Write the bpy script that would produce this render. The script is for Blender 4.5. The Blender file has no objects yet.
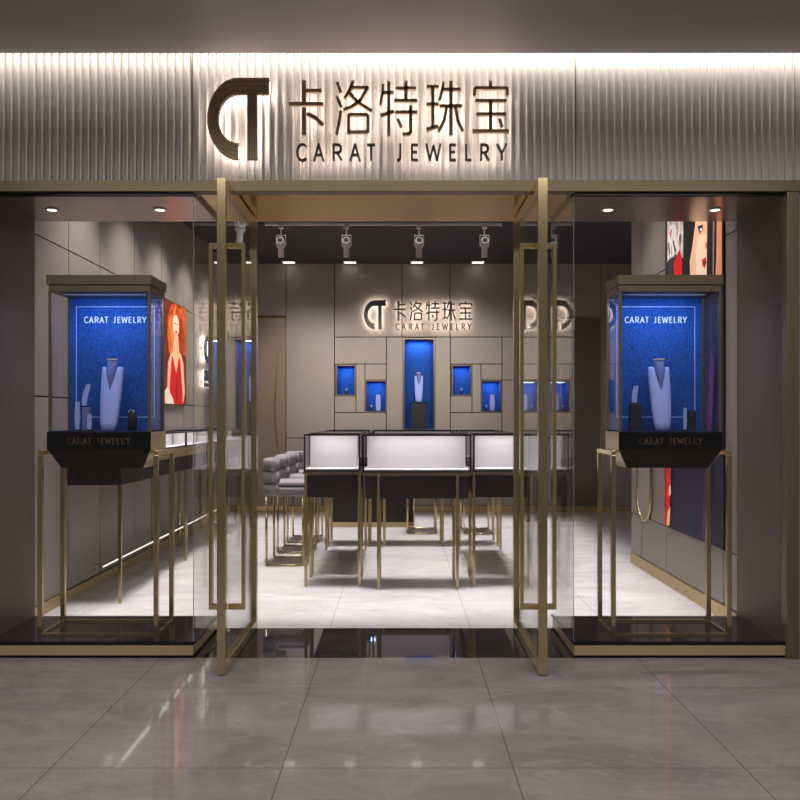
import bpy, bmesh, math, random
from mathutils import Vector, Matrix
random.seed(4)
S = bpy.context.scene
COL = S.collection
PI = math.pi

# ------------------------------------------------------------------ camera
H, F = 1.496, 781.0
cam = bpy.data.cameras.new('camera'); co = bpy.data.objects.new('camera', cam); COL.objects.link(co)
co.location = (0, 0, H); co.rotation_euler = (PI/2, 0, 0)
cam.sensor_width = 36; cam.lens = 36*F/800; cam.shift_y = 18/800
cam.clip_end = 100
S.camera = co
S.view_settings.view_transform = 'Standard'; S.view_settings.look = 'None'
S.view_settings.exposure = 0.12; S.view_settings.gamma = 1; S.view_settings.use_curve_mapping = False
S.cycles.use_denoising = True
S.cycles.max_bounces = 12; S.cycles.transparent_max_bounces = 24
S.cycles.caustics_reflective = False; S.cycles.caustics_refractive = False
S.cycles.sample_clamp_indirect = 4

# ------------------------------------------------------------------ world and lights
w = bpy.data.worlds.new('world'); S.world = w; w.use_nodes = True
w.node_tree.nodes['Background'].inputs[0].default_value = (0.60, 0.57, 0.55, 1)
w.node_tree.nodes['Background'].inputs[1].default_value = 0.13

def area(name, loc, sx, sy, power, col=(1, .95, .9), rot=(0, 0, 0), spread=180, shape='RECTANGLE'):
    l = bpy.data.lights.new(name, 'AREA'); l.shape = shape; l.size = sx; l.size_y = sy
    l.energy = power; l.color = col; l.spread = math.radians(spread)
    o = bpy.data.objects.new(name, l); COL.objects.link(o); o.location = loc; o.rotation_euler = rot
    return o
def spot(name, loc, target, power, ang, blend=.6, col=(1, .93, .85), r=.04):
    l = bpy.data.lights.new(name, 'SPOT'); l.energy = power; l.spot_size = math.radians(ang); l.spot_blend = blend
    l.color = col; l.shadow_soft_size = r
    o = bpy.data.objects.new(name, l); COL.objects.link(o); o.location = loc
    o.rotation_euler = (Vector(target)-Vector(loc)).to_track_quat('-Z', 'Y').to_euler()
    return o

area('mall_light', (0, 3.1, 3.70), 6.5, .4, 70, (1, .975, .955), spread=155)
area('mall_light', (0, 2.4, 3.70), 6.5, .4, 62, (1, .975, .955), spread=155)
area('fascia_strip_light', (-.1, 4.764, 3.80), 7.4, .02, 28, (1, .97, .94))
area('added_overhead_light', (-.10, 8.75, 3.86), 5.1, 6.0, 150, (1, .97, .965), spread=17)  # added unseen sheet of near-parallel light, shapes the floor shadows under the island
for x in (-1.5, 1.4):
    for y in (6.6, 8.6, 10.6):
        area('added_shop_fill', (x, y, 3.92), .2, .2, 6, (1, .965, .95), spread=150, shape='DISK')  # added unseen fill, keeps the shop walls bright
for x, y in ((-2.165, 5.27), (-1.49, 5.27), (1.29, 5.27), (1.965, 5.27)):
    spot('niche_downlight', (x, y, 2.87), (x, y, 0), 5, 60)
LAMPX = (281, 346.5, 419, 484.5)
for px in LAMPX:
    x = (px-400)/F*9.83
    spot('track_beam', (x, 9.87, 3.40), (x+.05, 12.43, 2.1), 120, 54, 1)
for y in (6.6, 7.7, 8.8, 9.9, 11.0):
    spot('wall_wash', (-1.95, y, 3.9), (-2.72, y, 2.2), 75, 75, 1)
for y in (6.2, 7.3):
    spot('wall_wash', (1.7, y, 3.9), (2.4, y, 2.0), 45, 75, 1)

# ------------------------------------------------------------------ materials
def srgb(r, g, b):
    f = lambda c: (c/255/12.92) if c/255 <= .04045 else ((c/255+.055)/1.055)**2.4
    return (f(r), f(g), f(b), 1)
def mat(name, col, rough=.5, metal=0, emis=None, es=0, noise=0, nscale=8, bump=0, bscale=200, coat=0, stretch=None, spec=.5):
    m = bpy.data.materials.new(name); m.use_nodes = True
    nt = m.node_tree; b = nt.nodes['Principled BSDF']
    b.inputs['Base Color'].default_value = col; b.inputs['Roughness'].default_value = rough
    b.inputs['Metallic'].default_value = metal; b.inputs['Coat Weight'].default_value = coat
    b.inputs['Specular IOR Level'].default_value = spec
    if emis: b.inputs['Emission Color'].default_value = emis; b.inputs['Emission Strength'].default_value = es
    if noise or bump:
        tc = nt.nodes.new('ShaderNodeTexCoord'); mp = nt.nodes.new('ShaderNodeMapping')
        nt.links.new(tc.outputs['Object'], mp.inputs[0])
        if stretch: mp.inputs['Scale'].default_value = stretch
    if noise:
        n = nt.nodes.new('ShaderNodeTexNoise'); n.inputs['Scale'].default_value = nscale; n.inputs['Detail'].default_value = 5
        nt.links.new(mp.outputs[0], n.inputs['Vector'])
        r = nt.nodes.new('ShaderNodeValToRGB'); c = Vector(col[:3])
        r.color_ramp.elements[0].position = .3; r.color_ramp.elements[1].position = .7
        r.color_ramp.elements[0].color = (*(c*(1-noise)), 1); r.color_ramp.elements[1].color = (*(c*(1+noise)), 1)
        nt.links.new(n.outputs[0], r.inputs[0]); nt.links.new(r.outputs[0], b.inputs['Base Color'])
    if bump:
        n2 = nt.nodes.new('ShaderNodeTexNoise'); n2.inputs['Scale'].default_value = bscale
        nt.links.new(mp.outputs[0], n2.inputs['Vector'])
        bp = nt.nodes.new('ShaderNodeBump'); bp.inputs['Strength'].default_value = bump; bp.inputs['Distance'].default_value = .01
        nt.links.new(n2.outputs[0], bp.inputs['Height']); nt.links.new(bp.outputs[0], b.inputs['Normal'])
    return m
def glass(name, tint=(.97, .98, .98), k=.04, mx=.96):
    m = bpy.data.materials.new(name); m.use_nodes = True; nt = m.node_tree; nt.nodes.clear()
    out = nt.nodes.new('ShaderNodeOutputMaterial'); mix = nt.nodes.new('ShaderNodeMixShader')
    tr = nt.nodes.new('ShaderNodeBsdfTransparent'); gl = nt.nodes.new('ShaderNodeBsdfGlossy')
    tr.inputs[0].default_value = (*tint, 1); gl.inputs['Roughness'].default_value = 0.0
    gl.inputs[0].default_value = (1, 1, 1, 1)
    lw = nt.nodes.new('ShaderNodeLayerWeight'); lw.inputs[0].default_value = .5
    p = nt.nodes.new('ShaderNodeMath'); p.operation = 'POWER'; p.inputs[1].default_value = 5
    mu = nt.nodes.new('ShaderNodeMath'); mu.operation = 'MULTIPLY_ADD'; mu.inputs[1].default_value = mx; mu.inputs[2].default_value = k
    nt.links.new(lw.outputs['Facing'], p.inputs[0]); nt.links.new(p.outputs[0], mu.inputs[0])
    nt.links.new(mu.outputs[0], mix.inputs[0]); nt.links.new(tr.outputs[0], mix.inputs[1]); nt.links.new(gl.outputs[0], mix.inputs[2])
    nt.links.new(mix.outputs[0], out.inputs[0])
    return m
def marble(name, c1, c2, vein, rough, bw, bh, ox, oy, grout, spec=.5, coat=0, veinw=.5):
    m = bpy.data.materials.new(name); m.use_nodes = True; nt = m.node_tree; b = nt.nodes['Principled BSDF']
    L = nt.links.new
    tc = nt.nodes.new('ShaderNodeTexCoord')
    mp = nt.nodes.new('ShaderNodeMapping'); mp.inputs['Rotation'].default_value = (0, 0, .5); mp.inputs['Scale'].default_value = (1, 2.2, 1)
    L(tc.outputs['Object'], mp.inputs[0])
    n = nt.nodes.new('ShaderNodeTexNoise'); n.inputs['Scale'].default_value = 1.3; n.inputs['Detail'].default_value = 9; n.inputs['Roughness'].default_value = .65
    n.inputs['Distortion'].default_value = .8
    L(mp.outputs[0], n.inputs['Vector'])
    r = nt.nodes.new('ShaderNodeValToRGB'); r.color_ramp.elements[0].position = .35; r.color_ramp.elements[1].position = .68
    r.color_ramp.elements[0].color = c1; r.color_ramp.elements[1].color = c2
    L(n.outputs[0], r.inputs[0])
    n2 = nt.nodes.new('ShaderNodeTexNoise'); n2.inputs['Scale'].default_value = 1.1; n2.inputs['Detail'].default_value = 6; n2.inputs['Distortion'].default_value = 1.6
    L(mp.outputs[0], n2.inputs['Vector'])
    s = nt.nodes.new('ShaderNodeMath'); s.operation = 'SUBTRACT'; s.inputs[1].default_value = .5
    a = nt.nodes.new('ShaderNodeMath'); a.operation = 'ABSOLUTE'
    L(n2.outputs[0], s.inputs[0]); L(s.outputs[0], a.inputs[0])
    vr = nt.nodes.new('ShaderNodeValToRGB'); vr.color_ramp.elements[0].position = 0; vr.color_ramp.elements[1].position = .02
    vr.color_ramp.elements[0].color = (veinw,)*3+(1,); vr.color_ramp.elements[1].color = (0, 0, 0, 1)
    L(a.outputs[0], vr.inputs[0])
    mx = nt.nodes.new('ShaderNodeMixRGB'); mx.inputs['Color2'].default_value = vein
    L(vr.outputs[0], mx.inputs[0]); L(r.outputs[0], mx.inputs['Color1'])
    mp2 = nt.nodes.new('ShaderNodeMapping'); mp2.inputs['Location'].default_value = (ox, oy, 0); L(tc.outputs['Object'], mp2.inputs[0])
    br = nt.nodes.new('ShaderNodeTexBrick'); br.offset = 0; br.squash = 1
    br.inputs['Scale'].default_value = 1; br.inputs['Brick Width'].default_value = bw; br.inputs['Row Height'].default_value = bh
    br.inputs['Mortar Size'].default_value = .0025; br.inputs['Mortar Smooth'].default_value = .1
    L(mp2.outputs[0], br.inputs['Vector'])
    m2 = nt.nodes.new('ShaderNodeMixRGB'); m2.inputs['Color2'].default_value = grout
    L(br.outputs['Fac'], m2.inputs[0]); L(mx.outputs[0], m2.inputs['Color1'])
    L(m2.outputs[0], b.inputs['Base Color'])
    b.inputs['Roughness'].default_value = rough; b.inputs['Specular IOR Level'].default_value = spec
    b.inputs['Coat Weight'].default_value = coat; b.inputs['Coat Roughness'].default_value = .03
    return m

M = {}
M['mallfloor'] = marble('mall_marble', srgb(118, 109, 107), srgb(142, 133, 130), srgb(156, 146, 143), .05, .9885, .99, .504, -3.338+9.9, srgb(88, 80, 78), .28, 0, .25)
M['shopfloor'] = marble('shop_marble', srgb(196, 189, 188), srgb(218, 212, 212), srgb(178, 170, 168), .10, 1.0, 1.0, .5, .44, srgb(165, 157, 155), .5, 0, .3)
M['threshold'] = marble('threshold_marble', srgb(30, 26, 26), srgb(48, 42, 42), srgb(170, 160, 155), .04, 30, 30, 15, 15, srgb(30, 25, 25), .8, .6, .12)
M['mallceil'] = mat('mall_ceiling_paint', srgb(178, 168, 166), .45)
M['shopceil'] = mat('shop_ceiling_paint', srgb(50, 46, 50), .9)
M['fascia'] = mat('fluted_fascia_metal', srgb(190, 182, 174), .4, .15)
M['gold'] = mat('brushed_gold', srgb(214, 194, 150), .2, .94, bump=.05, bscale=90, stretch=(1, 1, .05))
M['goldp'] = mat('polished_gold', srgb(222, 198, 146), .18, .9)
M['goldlight'] = mat('satin_gold', srgb(222, 198, 150), .35, .6)
M['bronze'] = mat('bronze_frame', srgb(124, 109, 84), .38, .5)
M['capbronze'] = mat('case_bronze', srgb(124, 110, 88), .38, .6)
M['soffitgold'] = mat('gold_soffit', srgb(240, 205, 138), .2, 1, bump=.03, bscale=6)
M['soffit'] = mat('window_soffit_metal', srgb(185, 170, 164), .24, .85)
M['portal'] = mat('portal_dark_texture', srgb(98, 83, 76), .5, .1, noise=.2, nscale=60, bump=.25, bscale=160)
M['black'] = mat('black_gloss', srgb(14, 12, 12), .12)
M['blackm'] = mat('black_metal', srgb(22, 20, 20), .3, .3)
M['darkstone'] = mat('platform_dark_stone', srgb(48, 40, 38), .1, 0, noise=.15, nscale=5)
M['panel'] = mat('taupe_wall_panel', srgb(164, 153, 144), .5, 0, noise=.03, nscale=3)
M['panel2'] = mat('taupe_satin_panel', srgb(160, 149, 140), .35, .15)
M['gap'] = mat('panel_gap', srgb(60, 50, 45), .8)
M['doorwood'] = mat('tan_door', srgb(148, 130, 114), .5)
M['doorbrown'] = mat('brown_door', srgb(104, 90, 78), .5)
M['blue'] = mat('blue_velvet', srgb(3, 72, 152), .85, noise=.45, nscale=80, bump=.2, bscale=300)
M['bluedark'] = mat('blue_dark_lining', srgb(12, 28, 80), .8)
M['bust'] = mat('blue_lit_bust_fabric', srgb(165, 178, 240), .6)  # blue of the case lighting is mixed into the fabric colour
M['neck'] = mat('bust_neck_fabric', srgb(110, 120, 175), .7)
M['necktop'] = mat('bust_neck_cap', srgb(235, 230, 215), .3, emis=srgb(235, 230, 215), es=0)
M['propdark'] = mat('dark_prop_fabric', srgb(30, 30, 42), .5)
M['white'] = mat('white_case_lining', srgb(228, 220, 222), .55)
M['whitemetal'] = mat('white_metal', srgb(240, 237, 235), .4)
M['lens'] = mat('lamp_lens', srgb(90, 88, 88), .2)
M['lampglow'] = mat('lamp_glow', srgb(255, 245, 230), .4, emis=srgb(255, 244, 230), es=3)
M['ribwood'] = mat('dark_ribbed_wood', srgb(36, 26, 23), .6)
M['chair'] = mat('grey_chair_fabric', srgb(138, 130, 134), .85, noise=.06, nscale=120, bump=.15, bscale=400)
M['halo'] = mat('sign_backlight', srgb(255, 240, 228), .5, emis=srgb(255, 246, 240), es=11)
M['halo2'] = mat('inner_sign_backlight', srgb(255, 240, 222), .5, emis=srgb(255, 245, 234), es=10)
M['letter'] = mat('sign_bronze', srgb(176, 148, 112), .4, .1)
M['letterdark'] = mat('sign_letter_dark', srgb(70, 65, 63), .4, .1)
M['groove'] = mat('sign_groove', srgb(98, 75, 52), .5, .1)
M['led'] = mat('led_strip', srgb(255, 245, 235), .5, emis=srgb(255, 243, 232), es=1.2)
M['caseletter'] = mat('case_lettering', srgb(200, 205, 220), .4, emis=srgb(170, 190, 235), es=.55)
M['caseline'] = mat('case_border_line', srgb(150, 175, 235), .4, emis=srgb(110, 140, 230), es=.25)
M['bandletter'] = mat('band_lettering', srgb(120, 92, 76), .4, .5)
M['glass'] = glass('clear_glass', (.985, .985, .985), .012)
M['glassdoor'] = glass('door_glass', (.96, .965, .965), .02, .95)
M['glasscase'] = glass('case_glass', (.96, .965, .975), .02, .6)
M['glassedge'] = mat('glass_edge', srgb(130, 132, 128), .3)

# ------------------------------------------------------------------ mesh helpers
class MB:
    def __init__(s): s.bm = bmesh.new(); s.mi = 0
    def _f(s, vs):
        try:
            f = s.bm.faces.new(vs); f.material_index = s.mi; return f
        except ValueError: return None
    def box(s, x0, x1, y0, y1, z0, z1):
        v = [s.bm.verts.new(p) for p in ((x0,y0,z0),(x1,y0,z0),(x1,y1,z0),(x0,y1,z0),(x0,y0,z1),(x1,y0,z1),(x1,y1,z1),(x0,y1,z1))]
        for q in ((0,3,2,1),(4,5,6,7),(0,1,5,4),(1,2,6,5),(2,3,7,6),(3,0,4,7)): s._f([v[i] for i in q])
        return s
    def frustum(s, a, b):   # a, b: (x0,x1,y0,y1,z)
        v = [s.bm.verts.new(p) for p in ((a[0],a[2],a[4]),(a[1],a[2],a[4]),(a[1],a[3],a[4]),(a[0],a[3],a[4]),(b[0],b[2],b[4]),(b[1],b[2],b[4]),(b[1],b[3],b[4]),(b[0],b[3],b[4]))]
        for q in ((0,3,2,1),(4,5,6,7),(0,1,5,4),(1,2,6,5),(2,3,7,6),(3,0,4,7)): s._f([v[i] for i in q])
        return s
    def prism(s, pts, y0, y1):      # pts in (x,z), extruded along y
        a = [s.bm.verts.new((p[0], y0, p[1])) for p in pts]; b = [s.bm.verts.new((p[0], y1, p[1])) for p in pts]
        s._f(a); s._f(b[::-1]); n = len(pts)
        for i in range(n): s._f([a[i], b[i], b[(i+1) % n], a[(i+1) % n]])
        return s
    def stroke(s, pts, wd, y0, y1):
        for (x0, z0), (x1, z1) in zip(pts, pts[1:]):
            d = Vector((x1-x0, z1-z0))
            if d.length < 1e-6: continue
            d.normalize(); n = Vector((-d.y, d.x))*wd/2
            e = d*wd*.28 if len(pts) > 2 else d*0
            s.prism([(x0-n.x-e.x, z0-n.y-e.y), (x1-n.x+e.x, z1-n.y+e.y), (x1+n.x+e.x, z1+n.y+e.y), (x0+n.x-e.x, z0+n.y-e.y)], y0, y1)
        return s
    def cyl(s, p0, p1, r0, r1=None, n=16):
        r1 = r0 if r1 is None else r1
        p0, p1 = Vector(p0), Vector(p1); q = (p1-p0).to_track_quat('Z', 'Y')
        A = [s.bm.verts.new(p0+q @ Vector((math.cos(2*PI*i/n)*r0, math.sin(2*PI*i/n)*r0, 0))) for i in range(n)]
        B = [s.bm.verts.new(p1+q @ Vector((math.cos(2*PI*i/n)*r1, math.sin(2*PI*i/n)*r1, 0))) for i in range(n)]
        s._f(A[::-1]); s._f(B)
        for i in range(n): s._f([A[i], A[(i+1) % n], B[(i+1) % n], B[i]])
        return s
    def tube(s, pts, r, n=8, closed=False, flat=1):
        pts = [Vector(p) for p in pts]; rings = []; N = len(pts)
        for i, p in enumerate(pts):
            a = pts[(i-1) % N] if (closed or i > 0) else p; b = pts[(i+1) % N] if (closed or i < N-1) else p
            t = (b-a).normalized(); q = t.to_track_quat('Z', 'Y'); rr = r[i] if isinstance(r, (list, tuple)) else r
            rings.append([s.bm.verts.new(p+q @ Vector((math.cos(2*PI*k/n)*rr, math.sin(2*PI*k/n)*rr*flat, 0))) for k in range(n)])
        for i in range(N if closed else N-1):
            A, B = rings[i], rings[(i+1) % N]
            for k in range(n): s._f([A[k], A[(k+1) % n], B[(k+1) % n], B[k]])
        if not closed: s._f(rings[0][::-1]); s._f(rings[-1])
        return s
    def loft(s, rings, cap=True):
        R = [[s.bm.verts.new(p) for p in r] for r in rings]; n = len(R[0])
        for A, B in zip(R, R[1:]):
            for k in range(n): s._f([A[k], A[(k+1) % n], B[(k+1) % n], B[k]])
        if cap: s._f(R[0][::-1]); s._f(R[-1])
        return s
    def rbox(s, x0, x1, y0, y1, z0, z1, r, seg=3):
        b = bmesh.new(); g = bmesh.ops.create_cube(b, size=1)
        for v in b.verts: v.co = Vector(((x0+x1)/2+v.co.x*(x1-x0), (y0+y1)/2+v.co.y*(y1-y0), (z0+z1)/2+v.co.z*(z1-z0)))
        bmesh.ops.bevel(b, geom=b.edges[:], offset=r, segments=seg, affect='EDGES', profile=.5)
        mp = {v: s.bm.verts.new(v.co) for v in b.verts}
        for f in b.faces: s._f([mp[v] for v in f.verts])
        b.free(); return s
    def build(s, name, m, parent=None, smooth=False, bevel=0):
        o0 = origin(parent) if parent else Vector((0, 0, 0))
        for v in s.bm.verts: v.co -= o0
        bmesh.ops.recalc_face_normals(s.bm, faces=s.bm.faces[:])
        me = bpy.data.meshes.new(name); s.bm.to_mesh(me); s.bm.free()
        for x in (m if isinstance(m, (list, tuple)) else [m]): me.materials.append(x)
        if smooth:
            for p in me.polygons: p.use_smooth = True
        o = bpy.data.objects.new(name, me); COL.objects.link(o)
        if parent: o.parent = parent
        if bevel:
            b = o.modifiers.new('bevel', 'BEVEL'); b.width = bevel; b.segments = 2; b.limit_method = 'ANGLE'
        return o
def origin(o):
    v = Vector((0, 0, 0))
    while o: v += o.location; o = o.parent
    return v
def tag(o, label, cat, group=None, kind=None):
    if label: o['label'] = label
    if cat: o['category'] = cat
    if group: o['group'] = group
    if kind: o['kind'] = kind
    return o
def thing(name, loc, label, cat, group=None):
    o = bpy.data.objects.new(name, None); COL.objects.link(o); o.location = loc; o.empty_display_size = .1
    return tag(o, label, cat, group)
def struct(o, label=None, cat=None): o['kind'] = 'structure'; return tag(o, label, cat)
def sempty(name, loc, label=None, cat=None):
    o = bpy.data.objects.new(name, None); COL.objects.link(o); o.location = loc; o['kind'] = 'structure'
    return tag(o, label, cat)
def dup(root, loc, rz=None, label=None, group=None):
    def cp(o, par):
        c = o.copy(); COL.objects.link(c); c.parent = par
        for ch in o.children: cp(ch, c)
        return c
    r = cp(root, None); r.location = loc
    if rz is not None: r.rotation_euler.z = rz
    if label: r['label'] = label
    if group: r['group'] = group
    return r
def X(px, Y): return (px-400)/F*Y
def Z(py, Y): return H-(py-418)/F*Y

# ------------------------------------------------------------------ shell
YF, YB, YW, ZC = 4.87, 5.60, 12.43, 3.95
XL, XR = -2.72, 2.40
PL, PR = -1.29, 1.085
struct(MB().box(-6, 6, -5, YF, -.1, 0).build('floor', M['mallfloor']), 'glossy grey-brown marble floor of the mall', 'floor')
struct(MB().box(XL-.1, 4.0, 5.56, YW+.1, -.1, 0).build('floor', M['shopfloor']), 'pale marble floor inside the shop', 'floor')
struct(MB().box(XL-.1, XR+.1, YF, 5.56, -.1, 0).build('floor', M['threshold']), 'polished black marble threshold at the shop entrance', 'floor')
struct(MB().box(-6, 6, -5, 4.74, 3.711, 3.84).build('ceiling', M['mallceil']), 'smooth grey mall ceiling in front of the shop', 'ceiling')
struct(MB().box(XL-.1, 4.0, YB, YW+.1, ZC, ZC+.1).build('ceiling', M['shopceil']), 'dark ceiling inside the shop', 'ceiling')
struct(MB().box(-6, 6, 4.74, 4.92, 4.05, 4.1).build('ceiling', M['mallceil']), 'top of the light cove', 'ceiling')
# fluted fascia
fz0, fz1 = 2.972, 4.05
def flutes(x0, x1):
    m = MB(); n = max(1, round((x1-x0)/.048)); p = (x1-x0)/n
    for i in range(n):
        a = x0+i*p
        prof = [(a, -.002), (a+p*.42, -.005), (a+p*.80, -.014), (a+p*.82, -.026), (a+p*.97, -.026), (a+p, -.002)]
        for (xa, ya), (xb, yb) in zip(prof, prof[1:]):
            v = [m.bm.verts.new(q) for q in ((xa, YF+ya, fz0), (xb, YF+yb, fz0), (xb, YF+yb, fz1), (xa, YF+ya, fz1))]
            m._f(v)
    m.box(x0, x1, YF+.001, YF+.05, fz0, fz1)
    return m
secs = ((-3.9, X(191, YF)), (X(193, YF), X(574, YF)), (X(576, YF), X(792.5, YF)), (X(794.5, YF), 3.9))
for a, b in secs: struct(flutes(a, b).build('wall_front', M['fascia']))
for i, px in enumerate((192, 575, 793.5)):
    x = X(px, YF)
    struct(MB().box(x-.005, x+.005, YF-.01, YF+.05, fz0, fz1).build('trim_%d' % (i+1), M['bronze']))
# beam and jamb
struct(MB().box(-3.9, 3.9, YF-.03, YF+.05, 2.90, 2.972).build('trim_4', M['bronze'], bevel=.004), 'long bronze beam over the shop front', 'beam')
struct(MB().box(X(785, YF), X(797, YF), YF-.03, YF+.05, 0, 2.90).build('trim_5', M['bronze'], bevel=.004), 'bronze jamb at the right end of the shop front', 'jamb')
struct(MB().box(X(798, YF), 3.9, YF, YF+.1, 0, 2.90).build('wall_front', M['panel2']))
struct(MB().box(-3.9, -2.75, YF, YF+.1, 0, 2.90).build('wall_front', M['panel2']))
# soffits (bulkhead over the entrance zone)
struct(MB().box(PL, PR, YF+.05, YB, 2.905, ZC).build('ceiling', M['soffitgold']), 'polished gold soffit over the entrance', 'ceiling')
struct(MB().box(-2.72, PL-.001, YF+.05, YB, 2.905, ZC).build('ceiling', M['soffit']), 'brown metal soffit over the left window', 'ceiling')
struct(MB().box(PR+.001, 2.475, YF+.05, YB, 2.905, ZC).build('ceiling', M['soffit']), 'brown metal soffit over the right window', 'ceiling')
struct(MB().box(-2.75, -2.60, YF, 5.56, 0, 2.905).build('wall_left', M['portal']), 'dark textured side wall of the left window', 'wall')
struct(MB().box(2.40, 2.55, YF+.05, 5.56, 0, 2.905).build('wall_right', M['portal']), 'dark textured side wall of the right window', 'wall')
# panelled walls
def panels_y(m, xface, thick, rows, cols, skip=()):
    g = .006
    for i, (y0, y1) in enumerate(zip(cols, cols[1:])):
        for j, (z0, z1) in enumerate(zip(rows, rows[1:])):
            if (i, j) in skip: continue
            m.box(min(xface, xface+thick), max(xface, xface+thick), y0+g, y1-g, z0+g, z1-g)
colsL = [5.56, 6.41, 7.08, 8.0, 8.9, 9.83, 10.35, 11.35, 12.43]
m = MB(); panels_y(m, XL, -.02, [.09, 1.66, 2.87, 3.95], colsL); m.mi = 1; m.box(XL-.1, XL-.02, 5.56, 12.45, 0, 3.95)
struct(m.build('wall_left', [M['panel'], M['gap']]))
struct(MB().box(XL-.02, XL+.012, 5.56, 12.43, 0, .085).build('baseboard_left', M['goldlight']))
m = MB(); panels_y(m, XR, .02, [.11, .52, 2.84, 3.95], [5.56, 5.80, 7.03, 7.75, 8.1]); m.mi = 1; m.box(XR+.02, XR+.1, 5.56, 8.1, 0, 3.95)
struct(m.build('wall_right', [M['panel2'], M['gap']]))
struct(MB().box(XR-.012, XR+.02, 5.56, 8.1, 0, .105).build('baseboard_right', M['goldlight']))
struct(MB().box(XR+.1, 3.7, 8.0, 8.1, 0, 3.95).build('wall_right', M['panel']))
struct(MB().box(3.7, 3.8, 8.0, 12.45, 0, 3.95).build('wall_right', M['panel']))
struct(MB().box(3.69, 3.72, 8.1, 12.43, 0, .09).build('baseboard_right', M['goldlight']))
# back wall
D = YW
def bx(px): return X(px, D)
def bz(py): return Z(py, D)
m = MB(); g = .45
T, B = 263, 506
P = [(225, T, 237, B), (237, T, 286, 316), (286, T, 334.5, 438), (286, 438, 334.5, B), (334.5, T, 402, 337), (402, T, 450, 337), (450, T, 552, 337),
     (552, T, 601, 317), (601, T, 634, B),
     (334.5, 337, 386.5, 364), (386.5, 337, 403, B), (435, 337, 450.5, B), (403, 430.5, 435, B),
     (356, 364, 365, 412.5), (365, 364, 386.5, 380), (334.5, 396, 356, 412.5), (334.5, 412.5, 386.5, B),
     (450.5, 337, 502, 364), (502, 337, 552, 380), (502, 380, 552, 438), (502, 438, 552, B), (472, 364, 481, 412.5), (481, 364, 502, 380), (450.5, 396, 472, 412.5), (450.5, 412.5, 502, B)]
for x0, y0, x1, y1 in P: m.box(bx(x0+g), bx(x1-g), D, D+.03, bz(y1-g), bz(y0+g))
m.mi = 1
NZ = [(335.5, 364.5, 356, 396), (365, 380, 387, 412.5), (403, 338, 435, 430.5), (451.5, 364.5, 472, 396), (480.5, 380, 502, 412.5)]
# backing strip with openings at the niches
xs = [221, 335.5, 356, 365, 387, 403, 435, 451.5, 472, 480.5, 502, 640]
for a, b in zip(xs, xs[1:]):
    hit = [n for n in NZ if n[0] <= a and b <= n[2]]
    if not hit: m.box(bx(a), bx(b), D+.03, D+.06, 0, 3.95)
    else:
        n = hit[0]; m.box(bx(a), bx(b), D+.03, D+.06, 0, bz(n[3])); m.box(bx(a), bx(b), D+.03, D+.06, bz(n[1]), 3.95)
struct(m.build('wall_back', [M['panel'], M['gap']]))
struct(MB().box(bx(286), bx(552), D-.012, D+.03, 0, .09).build('baseboard_back', M['goldlight']))
struct(MB().box(bx(601), 3.69, D-.012, D+.03, 0, .09).build('baseboard_back', M['goldlight']))
# the two tall doors in the back wall
for i, (a, b, hx, mt, z0, z1) in enumerate(((237, 286, 277, 'doorwood', 455, 350), (552, 601, 559.5, 'doorbrown', 484, 348))):
    r = sempty('door_%d' % (i+3), (bx((a+b)/2), D, 0), ('tall tan door at the left of the back wall', 'tall brown door at the right of the back wall')[i], 'door')
    MB().box(bx(a)+.02, bx(b)-.02, D-.005, D+.03, .02, bz(319)).build('leaf', M[mt], r)
    f = MB().box(bx(a), bx(a)+.018, D-.012, D+.03, 0, bz(317)).box(bx(b)-.018, bx(b), D-.012, D+.03, 0, bz(317)).box(bx(a)+.018, bx(b)-.018, D-.012, D+.03, bz(319), bz(317))
    f.box(bx(a)+.02, bx(b)-.02, D-.014, D-.005, 0.001, .09)
    f.build('frame', M['goldp'], r)
    s = -1 if i == 0 else 1
    pts = []; rr = []
    for k in range(17):
        t = k/16; pts.append((bx(hx)+s*.045*math.sin(PI*t)-s*.02, D-.03-.03*math.sin(PI*t), bz(z0)+(bz(z1)-bz(z0))*t)); rr.append(.006+.016*math.sin(PI*t))
    MB().tube(pts, rr).build('door_handle', M['goldp'], r, smooth=True)

# niches
NL = ['small blue wall niche at the upper left of the tall niche', 'small blue wall niche beside the tall niche on its left', 'tall blue wall niche in the middle of the back wall',
      'small blue wall niche just right of the tall niche', 'small blue wall niche farthest right on the back wall']
for n, lab in zip(NZ, NL):
    x0, x1, z0, z1 = bx(n[0]), bx(n[2]), bz(n[3]), bz(n[1]); dp = .26
    r = thing('wall_niche', ((x0+x1)/2, D, z0), lab, 'niche', 'blue display niches in the back wall')
    t = .022
    f = MB()
    for a in ((x0, x0+t, z0, z1), (x1-t, x1, z0, z1), (x0+t, x1-t, z0, z0+t), (x0+t, x1-t, z1-t, z1)):
        f.box(a[0], a[1], D-.008, D+dp, a[2], a[3])
    f.build('frame', M['capbronze'], r)
    MB().box(x0+t, x1-t, D+dp-.02, D+dp, z0+t, z1-t).build('back_panel', M['blue'], r)
    l = MB(); e = .004
    l.box(x0+t, x0+t+e, D+.02, D+dp-.02, z0+t+e, z1-t-e).box(x1-t-e, x1-t, D+.02, D+dp-.02, z0+t+e, z1-t-e).box(x0+t, x1-t, D+.02, D+dp-.02, z0+t, z0+t+e).box(x0+t, x1-t, D+.02, D+dp-.02, z1-t-e, z1-t)
    l.build('lining', M['blue'], r)
    area('niche_light', ((x0+x1)/2, D+.13, z1-.035), (x1-x0)*.6, .12, 1.1 if n[3]-n[1] < 50 else 2.6, (.5, .65, 1))

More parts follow.
